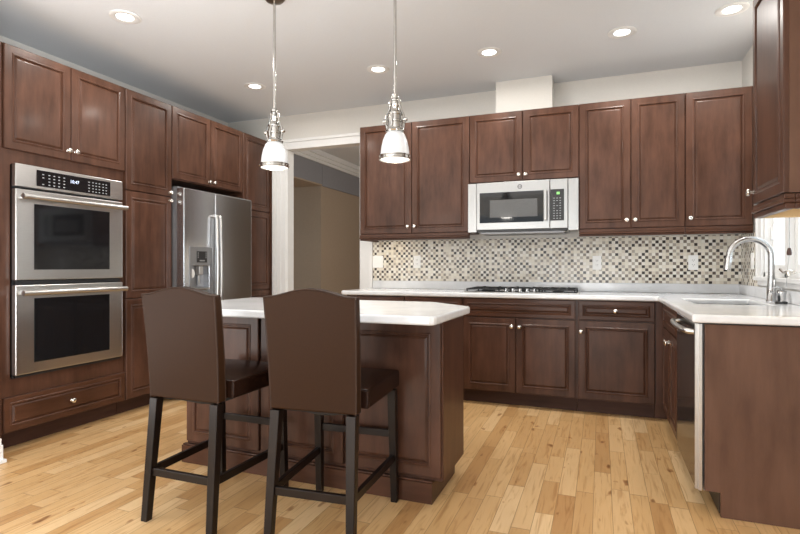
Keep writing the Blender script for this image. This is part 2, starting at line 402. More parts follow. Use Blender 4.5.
# the hall beyond
struct('wall_hall_end', bx((-6, -3.757, 6.58, 9.5, 0, CE - .001)), TAUPE)
struct('wall_hall_far', bx((-3.75, 1.2, 9.3, 9.5, 0, CE - .001)), TAUPE)
struct('wall_hall_left', bx((-6.0, -5.9, YB + .13, 6.575, 0, CE - .001)), TAUPE)
struct('wall_hall_right', bx((.2, .3, YB + .13, 9.29, 0, CE - .001)), TAUPE)
struct('trim_hall_soffit', bx((-4.6, -3.735, YB + .13, 6.578, 2.31, CE - .002)), GREYS)
struct('trim_hall_soffit_underside', bx((-4.6, -3.736, YB + .13, 6.578, 2.29, 2.309)), TAUPE)
struct('trim_hall_beam', bx((-3.7565, -3.735, 6.582, 9.28, 2.29, CE - .002)), GREYS)
_c = bmesh.new()
for k, (dx, z0, z1) in enumerate(((.02, 2.60, 2.64), (.045, 2.64, 2.69), (.075, 2.69, 2.757))):
    add_box(_c, -3.7345, -3.7345 + dx, YB + .13, 9.25, z0, z1)
struct('trim_hall_crown', _c, WHITE)

# backsplash
struct('wall_backsplash', bx((-2.148, XR - .001, YB - .009, YB - .0005, 0.9905, 1.384)), MOSAIC)
struct('wall_backsplash_side', bx((XR - .009, XR - .0005, 4.332, YB - .0095, .9905, 1.384)), MOSAIC)

# window over the sink
win = bpy.data.objects.new('window_1', None); COL.objects.link(win); win['kind'] = 'structure'
win.location = (XR, 0, 0)
cw = .095
obj('window_casing', bx((-.018, -.001, WY1 - .004, WY1 + cw, WZ0 - .03, WZ1 + cw), (-.018, -.001, WY0 - cw, WY0 + .004, WZ0 - .03, WZ1 + cw), (-.018, -.001, WY0, WY1, WZ1 - .004, WZ1 + cw),
    (-.028, -.018, WY1 + cw - .025, WY1 + cw, WZ0 - .03, WZ1 + cw), bev=.002), WHITE, win)
obj('window_sill', bx((-.04, .06, WY0 - cw - .01, WY1 + cw + .01, WZ0 - .028, WZ0 - .002), (-.016, -.001, WY0 - cw, WY1 + cw, WZ0 - .062, WZ0 - .028), bev=.003), WHITE, win)
ym = (WY0 + WY1) / 2
fr = [(.0, .11, WY0, WY0 + .03, WZ0, WZ1), (.0, .11, WY1 - .03, WY1, WZ0, WZ1), (.0, .11, WY0, WY1, WZ1 - .03, WZ1), (.0, .11, WY0, WY1, WZ0, WZ0 + .03), (.0, .11, ym - .03, ym + .03, WZ0, WZ1)]
obj('window_frame', bx(*fr, bev=.002), WHITE, win)
for a, b in ((WY0 + .03, ym - .03), (ym + .03, WY1 - .03)):
    s = .05
    sash = obj('sash', bx((.035, .085, a, a + s, WZ0 + .03, WZ1 - .03), (.035, .085, b - s, b, WZ0 + .03, WZ1 - .03), (.035, .085, a + s, b - s, WZ0 + .03, WZ0 + .03 + s), (.035, .085, a + s, b - s, WZ1 - .03 - s, WZ1 - .03), bev=.004), WHITE, win)
    obj('pane', bx((.057, .063, a + s - .004, b - s + .004, WZ0 + .03 + s - .004, WZ1 - .03 - s + .004)), PANE, sash)
lk = obj('window_latch', bx((-.012, .03, 3.98, 4.01, 1.36, 1.40), (-.02, -.008, 3.985, 4.005, 1.30, 1.385), bev=.003), WHITE, win)
crk = bmesh.new(); add_tube(crk, [(.0, 3.62, WZ0 + .03), (-.025, 3.62, WZ0 + .045), (-.04, 3.66, WZ0 + .03), (-.045, 3.71, WZ0 + .052)], .008, 8)
add_lathe(crk, [(0, -.02), (.012, -.015), (.014, 0), (.012, .015), (0, .02)], 10, Matrix.Translation((-.045, 3.56, WZ0 + .03)))
add_tube(crk, [(.0, 3.62, WZ0 + .04), (-.045, 3.56, WZ0 + .03)], .006, 8)
obj('crank_handle', crk, NICKEL, win, smooth=40)

# unseen door frame added beside the camera to account for the side light
gd = bpy.data.objects.new('unseen_door_1', None); COL.objects.link(gd); gd['kind'] = 'structure'; gd.location = (XR, 0, 0)
obj('door_frame', bx((.02, .1, PY0, PY0 + .06, 0.002, PZ), (.02, .1, PY1 - .06, PY1, 0.002, PZ), (.02, .1, PY0, PY1, PZ - .06, PZ), (.03, .09, -1.0, -.90, .002, PZ - .06), (.02, .1, PY0, PY1, .002, .08)), WHITE, gd)

# outdoors
struct('ground_outside', bx((1.65, 40, -20, 60, -.5, -.45)), GRASS)
def bare_tree(x, y, h, seed):
    rnd = random.Random(seed); bm = bmesh.new()
    def br(p, d, ln, r, depth):
        q = p + d * ln; m = (p + q) / 2 + Vector((rnd.uniform(-.06, .06), rnd.uniform(-.06, .06), 0)) * ln
        add_tube(bm, [p, m, q], [r, r * .85, r * .65], 6)
        if depth == 0: return
        for _ in range(3 if depth > 1 else 4):
            ax = Vector((rnd.uniform(-1, 1), rnd.uniform(-1, 1), rnd.uniform(-.2, .6))).normalized()
            br(p + d * ln * rnd.uniform(.55, 1), (d + ax * .75).normalized(), ln * rnd.uniform(.5, .75), r * .55, depth - 1)
    br(Vector((0, 0, 0)), Vector((0, 0, 1)), h * .34, h * .014, 4)
    o = obj('bare_tree', bm, BARK); o.location = (x, y, -.452)
    tag(o, 'bare leafless tree outdoors, seen pale through the window over the sink', 'tree', 'bare trees outside the window'); return o
for i, (x, y, h) in enumerate(((4.6, 13.0, 9), (9.5, 17.5, 9), (5.2, 24.0, 10))): bare_tree(x, y, h, 11 + i)

# ---------------------------------------------------------------- cabinets
T = .02
def door_bm(x0, x1, z0, z1, f=.058, raised=True):
    """raised-panel front, face at y=-T"""
    bm = bmesh.new()
    prof = [(0, 0.0), (0, -T + .004), (.004, -T), (f - .013, -T), (f - .010, -T - .003), (f - .003, -T - .0045), (f + .001, -T - .001), (f + .003, -T + .0065), (f + .006, -T + .0065), (f + .016, -T + .0005), (f + .019, -T)]
    lim = min(x1 - x0, z1 - z0) / 2 - .004
    if f + .019 > lim:
        k = lim / (f + .019); prof = [(a * k if a > .005 else a, b) for a, b in prof]
    rings = []
    for ins, y in prof:
        rings.append([bm.verts.new(p) for p in ((x0 + ins, y, z0 + ins), (x1 - ins, y, z0 + ins), (x1 - ins, y, z1 - ins), (x0 + ins, y, z1 - ins))])
    for a, b in zip(rings, rings[1:]):
        for k in range(4): bm.faces.new((a[k], a[(k + 1) % 4], b[(k + 1) % 4], b[k]))
    bm.faces.new(rings[-1]); bm.faces.new(list(reversed(rings[0])))
    return bm
KNOB = [(.0085, 0), (.0085, .003), (.0055, .005), (.005, .014), (.010, .017), (.0145, .021), (.0155, .025), (.013, .030), (.007, .0325), (0, .033)]
def knob(par, x, z):
    return obj('knob', lathe([(a * 1.12, b * 1.05) for a, b in KNOB], 16, Matrix.Translation((x, -T - .0005, z)) @ TO_FRONT), NICKEL, par, smooth=50)
def front(par, name, x0, x1, z0, z1, kn=None, f=.058, m=None):
    d = obj(name, door_bm(x0, x1, z0, z1, f), m or (WOODH if name == 'drawer' else WOOD), par)
    if kn: knob(d, *kn)
    return d
def carcass(par, w, d, z0, z1, opening=None, toe=None, mat=None):
    """box of boards; local x 0..w, y 0..d; opening=(x0,x1,z0,z1) in the face"""
    t = .018; B = [(0.001, t, .02, d, z0, z1), (w - t, w - .001, .02, d, z0, z1), (t, w - t, d - .008, d, z0, z1), (t, w - t, .02, d - .008, z0, z0 + t)]
    bm = bx(*B)
    if opening is None: add_box(bm, .001, w - .001, 0, .02, z0, z1)
    else:
        a, b, c, e = opening
        for q in ((.001, a, 0, .02, z0, z1), (b, w - .001, 0, .02, z0, z1), (a, b, 0, .02, z0, c), (a, b, 0, .02, e, z1)): add_box(bm, *q)
        add_box(bm, t, w - t, .02, d - .008, c - .03, c - .004)
        add_box(bm, t, w - t, .02, d - .008, e + .004, e + .03)
    o = obj('carcass', bm, mat or WOOD, par)
    if toe: obj('toe_kick', bx((.001, w - .001, toe, toe + .016, .001, z0 - .001)), WOODD, par)
    return o
def rail(par, x0, x1, z=1.385, h=.043, side=None, d=.33):
    """stepped light rail below a wall cabinet"""
    bs = [(x0, x1, -.018, .02, z + h * .52, z + h), (x0, x1, -.026, .02, z + h * .28, z + h * .52), (x0, x1, -.012, .02, z, z + h * .28)]
    if side == 'right': bs += [(x1 - .02, x1 + .008, .02, d, z + h * .28, z + h), (x1 - .02, x1, .02, d, z, z + h * .28)]
    if side == 'left': bs += [(x0, x0 + .02, .02, d, z, z + h)]
    return obj('light_rail', bx(*bs, bev=.004), WOODH, par)
g = .0025
YU, ZT, ZD = 4.452, 2.44, 1.432
UD = YB - .002 - YU
def wall_cab(label, x0, x1, doors, z0=ZD, railargs=None):
    t = thing('wall_cabinet', label, 'cabinet', (x0, YU, 0), 0)
    w = x1 - x0; o = carcass(t, w, UD, z0 - .004, ZT)
    add = bmesh.new(); add.from_mesh(o.data); add_box(add, .018, w - .018, .02, UD - .008, ZT - .02, ZT); add.to_mesh(o.data); add.free()
    for a, b, kx, kz in doors: front(t, 'door', a - x0 + g, b - x0 - g, z0, ZT - .003, (kx - x0, kz))
    if railargs: rail(t, *railargs)
    return t
A0, A1, A2, A3, A4, A5, A6, A7 = -2.117, -1.598, -1.066, -.614, -.166, .216, .592, 1.024
c = wall_cab('dark wood two-door wall cabinet left of the microwave, beside the doorway', A0, A1 + (A2 - A1), [(A0, A1, A1 - .032, 1.492), (A1, A2, A1 + .032, 1.492)], railargs=(0, A2 - A0 - .002, 1.373, .055, 'left', UD))
c = wall_cab('short dark wood two-door wall cabinet directly above the microwave', A2, A4, [(A2, A3, A3 - .028, 1.898), (A3, A4, A3 + .028, 1.898)], z0=1.852)
c = wall_cab('dark wood two-door wall cabinet immediately right of the microwave', A4, A6, [(A4, A5, A5 - .030, 1.492), (A5, A6, A5 + .030, 1.492)], railargs=(0, A6 - A4 - .002, 1.373, .055, None, UD))
c = wall_cab('single-door dark wood wall cabinet in the back right corner', A6, A7 + .008, [(A6, A7, A6 + .032, 1.492)], railargs=(0, A7 - A6 + .004, 1.373, .055, None, UD))

# right-hand wall cabinet near the camera (door faces -x)
RX, RY0, RY1 = .716, 2.552, 3.020
t = thing('wall_cabinet', 'dark wood wall cabinet at the right edge, seen edge-on past the window', 'cabinet', (RX, RY1, 0), -PI / 2)
w = RY1 - RY0; dR = XR - .002 - RX
obj('carcass', bx((0, w, 0, dR, ZD, ZT)), WOODP, t)
front(t, 'door', .003, w - .003, ZD + .002, ZT - .003, (.030, 1.492))
obj('light_rail', bx((-.004, w + .004, -.020, .02, 1.407, 1.428), (-.004, w + .008, -.026, .02, 1.390, 1.407), (-.004, w + .000, -.014, .02, 1.366, 1.390),
                     (w - .02, w + .004, .02, dR, 1.407, 1.428), (w - .02, w + .008, .02, dR, 1.390, 1.407), (w - .02, w + .000, .02, dR, 1.366, 1.390), bev=.004), WOODH, t)
obj('end_rail', bx((.001, .018, .021, dR, 1.366, 1.4095)), MAPLE, t)
obj('bottom_panel', bx((0, w - .021, .021, dR, 1.410, 1.430)), MAPLE, t)
t = thing('under_cabinet_light', 'slim lit light bar under the right-hand wall cabinet', 'light', (RX + .16, RY0 + .12, 1.392), -PI / 2)
obj('housing', bx((-.09, .09, -.02, .02, .006, .0175), bev=.002), SWITCH, t)
obj('lens', bx((-.085, .085, -.016, .016, 0, .006), bev=.002), WARML, t)
def small_area(name, loc, sx, sy, p, col):
    return area_light(name, loc, (0, 0, 0), sx, sy, p, col)
small_area('light_bar_glow', (RX + .16, RY0 + .12, 1.388), .15, .03, .9, (1, .82, .55))
t = thing('under_cabinet_light', 'slim light bar under the wall cabinet beside the doorway', 'light', (-1.9, YU + .14, 1.408), 0)
obj('housing', bx((-.09, .09, -.02, .02, .006, .0195), bev=.002), SWITCH, t)
obj('lens', bx((-.085, .085, -.016, .016, 0, .006), bev=.002), WARML, t)
small_area('light_bar_glow_left', (-1.9, YU + .14, 1.404), .15, .03, .55, (1, .82, .58))

# left wall: tall units
XF = -3.38; LT = 2.487; LD = XF - XL - .002
def left_unit(name, label, y0, y1): return thing(name, label, 'cabinet', (XF, y0, 0), PI / 2), y1 - y0
OY0, OY1 = 2.070, 2.932
t, w = left_unit('oven_cabinet', 'tall dark wood cabinet housing the double wall oven', OY0, OY1)
OO = (.049, w - .043, .443, 1.761)
carcass(t, w, LD, .115, LT, OO, toe=.075)
zm = 1.850
front(t, 'door', g, w / 2 - g, zm, LT - .003, (w / 2 - .026, zm + .062))
front(t, 'door', w / 2 + g, w - g, zm, LT - .003, (w / 2 + .026, zm + .062))
front(t, 'drawer', g, w - g, .118, .331, (w / 2, .222), f=.045)
obj('filler_strip', bx((-.083, -.001, -.004, .03, .0, LT)), WOOD, t)
# double oven
ov = thing('double_wall_oven', 'stainless steel double wall oven with black glass doors and control panel', 'oven', (XF, OY0 + w / 2 + .003, .443), PI / 2)
hw = .383; hz = 1.768 - .450
obj('body', bx((-.370, .370, .002, .45, .002, hz - .004), (-hw + .004, hw - .004, -.008, -.001, -.004, hz)), BLACKP, ov)
z0, z1 = 1.180, hz + .004
cp = obj('control_panel', bx((-hw, hw, -.045, -.009, z0, z1), bev=.006), STEEL, ov)
obj('glass_face', bx((-.255, .275, -.049, -.0455, z0 + .018, z1 - .022), bev=.001), BLACKG, cp)
obj('clock_display', text_bm('10:47', .030, Matrix.Translation((-.002, -.0502, z0 + .078)) @ FRONT), BLUED, cp)
for xs in ([-.215], [-.175, -.143, -.11, -.075], [.105, .135, .16, .185, .215, .24]):
    for xk in xs:
        for r in range(4):
            if xk == -.215 and r == 1: continue
            zz = z0 + .032 + r * .021
            obj('key', bx((xk - .006, xk + .006, -.0497, -.0491, zz - .003, zz + .003)), KEYM, cp)
def oven_door(z0, z1, gx=.270):
    d = obj('oven_door', bx((-hw, hw, -.045, -.009, z0, z1), bev=.006), STEEL, ov)
    obj('door_glass', bx((-gx, gx, -.0475, -.0455, z0 + .065, z1 - .085), bev=.001), BLACKG, d)
    hb = bmesh.new(); zh = z1 - .048
    add_tube(hb, [(-hw + .012, -.098, zh), (hw - .012, -.098, zh)], .0175, 16)
    for s in (-1, 1): add_box(hb, s * (hw - .045) - .018, s * (hw - .045) + .018, -.098, -.0455, zh - .013, zh + .013, bev=.004)
    obj('handle', hb, STEEL, d, smooth=40)
oven_door(.602, 1.167); oven_door(.018, .572)
for za, zb_ in ((.577, .597), (0, .014)): obj('vent_strip', bx((-hw + .01, hw - .01, -.03, -.009, za, zb_)), BLACKP, ov)

def pantry(label, y0, y1, two, kn_right, mid=(.885, 1.712)):
    t, w = left_unit('pantry_cabinet', label, y0, y1)
    carcass(t, w, LD, .115, LT, toe=.075)
    kx = w - .030 if kn_right else .030
    w1 = w - (0 if two else .022)
    if not two: obj('end_stile', bx((w - .021, w - .001, -.034, -.0005, .115, LT), bev=.002), WOOD, t)
    front(t, 'door', g, w1 - g, mid[1] + .004, LT - .003, (kx, mid[1] + .034))
    front(t, 'door', g, w1 - g, mid[0] + .004, mid[1] - .004, (kx, mid[1] - .034))
    front(t, 'door', g, w1 - g, .118, mid[0] - .004)
    return t
P0, P1 = 2.936, 3.392
pantry('narrow tall dark wood cabinet with three stacked doors between oven and refrigerator', P0, P1, True, True)
F0, F1 = 3.396, 4.322
t, w = left_unit('wall_cabinet', 'deep dark wood two-door cabinet above the refrigerator', F0, F1)
carcass(t, w, LD, 1.868, LT)
front(t, 'door', g, w / 2 - g, 1.875, LT - .003, (w / 2 - .032, 1.907))
front(t, 'door', w / 2 + g, w - g, 1.875, LT - .003, (w / 2 + .032, 1.907))
pantry('narrow tall dark wood cabinet right of the refrigerator, beside the doorway casing', 4.326, 4.804, False, False)

# refrigerator
fw = .905
rf = thing('refrigerator', 'stainless steel side-by-side refrigerator with ice and water dispenser', 'refrigerator', (XF, (F0 + F1) / 2 - .002, 0), PI / 2)
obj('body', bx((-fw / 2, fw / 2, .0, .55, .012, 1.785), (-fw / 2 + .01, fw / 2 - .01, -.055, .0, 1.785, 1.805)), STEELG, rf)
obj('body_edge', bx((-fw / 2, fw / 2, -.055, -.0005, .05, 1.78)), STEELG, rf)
obj('base_grille', bx((-fw / 2 + .01, fw / 2 - .01, -.06, -.056, .015, .09)), BLACKP, rf)
xs = -.075
DW0, DW1, DZ0, DZ1 = -.392, -.122, .86, 1.30
dl = obj('freezer_door', cells([-fw / 2, DW0 + .03, DW1 - .03, xs - .003], [.1, .93, 1.135, 1.79], lambda x, z: DW0 + .03 < x < DW1 - .03 and .93 < z < 1.135, -.135, -.057, axes=(0, 2, 1)), STEELF, rf, bev=.006, seg=3)
dr = obj('fridge_door', bx((xs + .003, fw / 2, -.135, -.057, .1, 1.79), bev=.01, seg=3), STEELF, rf)
dsp = obj('dispenser', bx((DW0, DW1, -.139, -.1355, 1.14, DZ1), (DW0, DW0 + .028, -.139, -.1355, DZ0, 1.14), (DW1 - .028, DW1, -.139, -.1355, DZ0, 1.14), (DW0 + .028, DW1 - .028, -.139, -.1355, DZ0, .928), bev=.002), plain('dispenser_grey', (.30, .305, .315), .3, .7, 30, .04), rf)
obj('recess', bx((DW0 + .031, DW1 - .031, -.075, -.062, .932, 1.133)), STEELG, dsp)
obj('drip_tray', bx((DW0 + .035, DW1 - .035, -.15, -.08, .932, .945), bev=.003), STEEL, dsp)
obj('control_display', bx((-.310, -.185, -.142, -.1395, 1.165, 1.262), bev=.001), BLACKP, dsp)
kb = bmesh.new()
for sx in (-.302, -.206):
    for k in range(3): add_box(kb, sx, sx + .012, -.1432, -.1422, 1.205 + k * .018, 1.215 + k * .018)
add_box(kb, -.278, -.216, -.1432, -.1422, 1.175, 1.187)
obj('display_marks', kb, KEYM, dsp)
obj('paddle', lathe([(0, 0), (.028, 0), (.032, .006), (.028, .012), (0, .012)], 18, Matrix.Translation((-.33, -.105, 1.07)) @ Matrix.Diagonal((.8, 1, 1.25, 1)) @ TO_FRONT), SWITCH, dsp, smooth=40)
obj('spout', bx((-.262, -.215, -.125, -.08, 1.06, 1.133), bev=.006), STEEL, dsp)
obj('fill_lever', bx((-.252, -.226, -.10, -.085, .97, 1.055), bev=.004), CHROME, dsp)
for par, hx in ((dl, xs - .024), (dr, xs + .024)):
    pts = [(hx, -.136, .535), (hx, -.168, .54), (hx, -.175, .56), (hx, -.182, .80), (hx, -.186, 1.05), (hx, -.182, 1.30), (hx, -.175, 1.56), (hx, -.168, 1.578), (hx, -.136, 1.583)]
    obj('handle', tube(pts, .0135, 12), STEEL, par, smooth=50)

# ---------------------------------------------------------------- base cabinets
YF = 4.235; BD = YB - .003 - YF; ZB = .874
def base_cab(name, label, loc, rz, w, d, fronts, toe=.07):
    t = thing(name, label, 'cabinet', loc, rz)
    carcass(t, w, d, .112, ZB, toe=toe)
    for f_ in fronts: front(t, *f_)
    return t
B0, B1, B2, B3, B4 = -2.15, -1.585, -1.075, -.173, .372
base_cab('base_cabinet', 'dark wood base cabinet at the doorway end of the back counter', (B0, YF, 0), 0, B1 - B0, BD,
         [('drawer', g, B1 - B0 - g, .712, .868, None, .042), ('door', g, B1 - B0 - g, .122, .706, None)])
base_cab('base_cabinet', 'dark wood base cabinet behind the island, left of the cooktop cabinet', (B1, YF, 0), 0, B2 - B1, BD,
         [('drawer', g, B2 - B1 - g, .712, .868, None, .042), ('door', g, B2 - B1 - g, .122, .706, None)])
w = B3 - B2; md = w / 2 - .012
base_cab('base_cabinet', 'dark wood two-door base cabinet under the cooktop', (B2, YF, 0), 0, w, BD,
         [('drawer', .012, w - .012, .724, .868, None, .042), ('door', .012, md - g, .122, .716, (md - .030, .650)), ('door', md + g, w - .012, .122, .716, (md + .030, .650))])
w = B4 - B3
base_cab('base_cabinet', 'dark wood base cabinet with one drawer over one door, right of the cooktop', (B3, YF, 0), 0, w, BD,
         [('drawer', .012, w - .006, .724, .868, (w / 2, .797), .042), ('door', .012, w - .006, .122, .716, (.030, .634))])
XRF = .428; RDp = XR - .003 - XRF
t = tag(obj('corner_filler', bx((B4 + .001, XRF - .002, YF, YF + .02, .112, ZB), (B4 + .001, XRF + .07, YF + .07, YF + .086, .001, .11)), WOOD), 'dark wood filler strip in the inner corner of the base cabinets', 'filler strip')
S0, S1 = 3.362, 4.214
w = S1 - S0
base_cab('sink_cabinet', 'dark wood two-door sink base cabinet beside the dishwasher', (XRF, S1, 0), -PI / 2, w, RDp,
         [('drawer', .10, w - .006, .712, .866, None, .042), ('door', .10, .500 - g, .122, .702, (.468, .645)), ('door', .500 + g, w - .006, .122, .702, (.534, .645))])

# dishwasher
DY0, DY1 = 2.735, 3.357
dw = thing('dishwasher', 'black dishwasher with curved steel handle at the peninsula end', 'dishwasher', (XRF, DY1, 0), -PI / 2)
w = DY1 - DY0
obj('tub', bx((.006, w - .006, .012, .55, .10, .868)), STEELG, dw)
obj('toe_panel', bx((.006, w - .006, .075, .09, .004, .098)), BLACKP, dw)
d = obj('door', bx((.003, w - .003, -.022, .008, .108, .866), bev=.003), DWBLK, dw)
for xa in (w - .0025,): obj('edge_trim', bx((xa, xa + .0025 + (.002 if xa else 0), -.024, .006, .106, .868)), STEEL, d)
hp = [(.035, -.0225, .826), (.04, -.045, .826), (.12, -.058, .826), (w / 2, -.066, .826), (w - .12, -.058, .826), (w - .04, -.045, .826), (w - .035, -.0225, .826)]
hb = bmesh.new(); add_tube(hb, hp, .013, 12); obj('handle', hb, STEEL, d, smooth=50)

# peninsula end panel (notched at the toe)
pm = bmesh.new()
pts = [(XRF + .012, .112), (XRF + .012, .868), (XR - .003, .868), (XR - .003, .001), (XRF + .075, .001), (XRF + .075, .112)]
lo = [pm.verts.new((x, 2.705, z)) for x, z in pts]; hi = [pm.verts.new((x, 2.727, z)) for x, z in pts]
pm.faces.new(lo); pm.faces.new(list(reversed(hi)))
for i in range(6): pm.faces.new((lo[i], lo[(i + 1) % 6], hi[(i + 1) % 6], hi[i]))
ep = tag(obj('end_panel', pm, WOODP), 'flat dark wood end panel closing the peninsula beside the dishwasher', 'panel')
obj('edge_strip', bx((XRF - .012, XRF + .0015, 2.712, 2.728, .108, .868)), STEEL, ep)

# ---------------------------------------------------------------- countertops
CX, CYF = .385, 4.19
SX0, SX1, SY0, SY1 = .52, .90, 3.44, 4.00
# cooktop cut-out
ct = cells([-2.185, CX, SX0, SX1, XR - .002], [2.672, SY0, SY1, CYF, YB - .002],
           lambda x, y: (x < CX and y < CYF) or (SX0 < x < SX1 and SY0 < y < SY1), .876, .914)
tag(obj('countertop', ct, QUARTZ, bev=.011, seg=4), 'white quartz countertop running along the back wall and around the sink', 'countertop')
us = bx((-2.148, XR - .003, YB - .022, YB - .0025, .9150, .9895), bev=.002); tag(obj('quartz_upstand', us, QUARTZ), 'low white quartz upstand under the mosaic on the back wall', 'upstand')
us = bx((XR - .022, XR - .0025, 2.674, YB - .0235, .9150, .9895), bev=.002); tag(obj('quartz_upstand', us, QUARTZ), 'low white quartz upstand under the window behind the faucet', 'upstand')
# sink bowl
sk = bmesh.new(); i0 = .004
def bowl(x0, x1, y0, y1, zt, zb, t=.004):
    outer = [(x0, y0), (x1, y0), (x1, y1), (x0, y1)]
    a = [sk.verts.new((x, y, zt)) for x, y in outer]
    s = .015
    b = [sk.verts.new((x + (s if x == x0 else -s), y + (s if y == y0 else -s), zb)) for x, y in outer]
    fl = [sk.verts.new((x + (-.012 if x == x0 else .012), y + (-.012 if y == y0 else .012), zt)) for x, y in outer]
    o2 = [sk.verts.new((x + (-.003 if x == x0 else .003), y + (-.003 if y == y0 else .003), zt - .004)) for x, y in outer]
    b2 = [sk.verts.new((x + (s - .003 if x == x0 else -s + .003), y + (s - .003 if y == y0 else -s + .003), zb - .004)) for x, y in outer]
    for k in range(4):
        j = (k + 1) % 4
        sk.faces.new((fl[k], fl[j], a[j], a[k])); sk.faces.new((a[k], a[j], b[j], b[k])); sk.faces.new((fl[k], o2[k], o2[j], fl[j])); sk.faces.new((o2[k], b2[k], b2[j], o2[j]))
    sk.faces.new(b); sk.faces.new(b2)
bowl(SX0 + .004, SX1 - .004, SY0 + .004, SY1 - .004, .8755, .70)
snk = thing('sink', 'undermount stainless steel sink set in the right-hand countertop', 'sink', (0, 0, 0))
obj('bowl', sk, SINKM, snk)
obj('drain', lathe([(0, .006), (.02, .006), (.03, .003), (.042, .004), (.045, 0), (0, 0)], 20, Matrix.Translation((.70, 3.78, .7005))), CHROME, snk, smooth=40)

# faucet
fx, fy = .982, 3.83
fa = thing('faucet', 'chrome gooseneck pull-down kitchen faucet behind the sink', 'faucet', (fx, fy, .9145))
obj('base', lathe([(0, 0), (.029, 0), (.029, .006), (.025, .010), (.0245, .085), (.022, .10), (.021, .115), (.0185, .16), (0, .16)], 24), STAIN, fa, smooth=45)
pts = [(0, 0, .15), (0, 0, .22), (0, 0, .275)]
R_ = .113
for k in range(1, 15):
    a = PI * k / 15 * 1.06; pts.append((-R_ + R_ * math.cos(a), 0, .275 + R_ * math.sin(a)))
e = Vector(pts[-1]); e2 = Vector(pts[-2]); dn = (e - e2).normalized()
neck = obj('gooseneck', tube(pts, .0178, 16), STAIN, fa, smooth=50)
tip = [e, e + dn * .012, e + dn * .05, e + dn * .085]
obj('spray_head', tube(tip, [.0178, .0205, .0215, .021], 16), STAIN, neck, smooth=50)
hb = bmesh.new(); add_tube(hb, [(0, -.02, .062), (0, -.045, .066)], .013, 12); add_tube(hb, [(0, -.045, .066), (.001, -.05, .085), (.002, -.054, .135)], [.011, .0085, .006], 12)
obj('lever_handle', hb, CHROME, fa, smooth=50)
sd = thing('soap_dispenser', 'short chrome dispenser with dark base between faucet and window', 'dispenser', (.975, 3.61, .9145))
obj('base_ring', lathe([(0, 0), (.030, 0), (.030, .010), (.026, .013), (0, .013)], 20), BLACKP, sd, smooth=40)
obj('body', lathe([(0, .0135), (.019, .0135), (.021, .04), (.024, .062), (.024, .072), (.018, .078), (.012, .080), (0, .080)], 20), CHROME, sd, smooth=45)
hb = bmesh.new(); add_tube(hb, [(0, 0, .0805), (0, 0, .09), (-.02, 0, .094), (-.045, 0, .090)], .005, 8); obj('nozzle', hb, CHROME, sd, smooth=50)

# blind cord
cd = thing('blind_cord', 'thin blind cord with brown tassel hanging at the window', 'blind cord', (XR - .05, 3.53, 0))
obj('cord', tube([(0, 0, 1.90), (0, 0, 1.5), (0, .0, 1.216)], .0022, 6), plain('grey_cord', (.36, .36, .37), .7, 0, 60, .05), cd)
obj('tassel', lathe([(0, .03), (.007, .028), (.011, .014), (.013, 0), (.011, -.012), (0, -.014)], 14, Matrix.Translation((0, 0, 1.206))), TOGGLE, cd, smooth=45)
obj('loose_end', tube([(0, 0, 1.194), (.0, .03, 1.11), (.0, .055, 1.0145)], .0016, 6), plain('pale_cord', (.45, .45, .46), .7, 0, 60, .05), cd)

# ---------------------------------------------------------------- microwave, cooktop, outlets
mw = thing('microwave', 'stainless steel over-the-range microwave above the cooktop', 'microwave', ((A2 + A4) / 2 - .006, 4.42, 1.423))
MH = .418; hw = .372
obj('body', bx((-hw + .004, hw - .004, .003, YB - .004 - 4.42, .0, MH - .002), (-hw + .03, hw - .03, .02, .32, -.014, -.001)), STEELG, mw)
dx = .234
dm = obj('door', bx((-hw, dx - .002, -.022, .002, .018, MH), bev=.003), MWST, mw)
obj('door_glass', bx((-.345, .184, -.0245, -.0225, .076, .332), bev=.001), BLACKG, dm)
obj('viewing_window', bx((-.258, .135, -.0262, -.0249, .120, .268), bev=.001), plain('grey_mesh_window', (.10, .10, .10), .18, 0, 600, .5), dm)
hb = bmesh.new(); add_box(hb, .186, .214, -.060, -.048, .082, .330, bev=.005)
for zz in (.095, .305): add_box(hb, .192, .208, -.050, -.0226, zz, zz + .014)
obj('handle', hb, MWST, dm)
cpn = obj('control_panel', bx((dx + .001, hw, -.022, .002, .018, MH), bev=.003), MWST, mw)
obj('keypad', bx((dx + .004, hw - .028, -.0245, -.0225, .080, .335), bev=.001), BLACKP, cpn)
obj('clock_display', bx((dx + .052, hw - .062, -.0255, -.0247, .292, .312)), GREEN, cpn)
for r in range(9):
    for k in range(3):
        x = dx + .032 + k * .024; z = .098 + r * .0205
        if r in (4, 6) and k == 1: continue
        obj('key', bx((x - .006, x + .006, -.0252, -.0247, z - .0028, z + .0028)), KEYM, cpn)
# round monogram badge on the door
bd = bmesh.new(); MB = Matrix.Translation((-.008, -.0225, .372)) @ TO_FRONT
add_lathe(bd, [(.0140, 0), (.0140, .0014), (.0185, .0014), (.0185, 0)], 28, MB, close=True)
tb = text_bm('GE', .0205, Matrix.Translation((-.008, -.0232, .372)) @ FRONT @ Matrix.Shear('XY', 4, (.25, 0)))
me_ = bpy.data.meshes.new('m'); tb.to_mesh(me_); tb.free(); bd.from_mesh(me_); bpy.data.meshes.remove(me_)
obj('badge', bd, BLACKP, dm)
obj('filler_strip', bx((-hw - .078, -hw - .003, -.012, .012, .0, MH), bev=.002), MWST, mw)
obj('filler_strip', bx((hw + .003, hw + .082, -.012, .012, .0, MH), bev=.002), MWST, mw)
obj('vent_grille', bx((-hw, hw, -.022, .002, .0, .0165), bev=.002), BLACKP, mw)

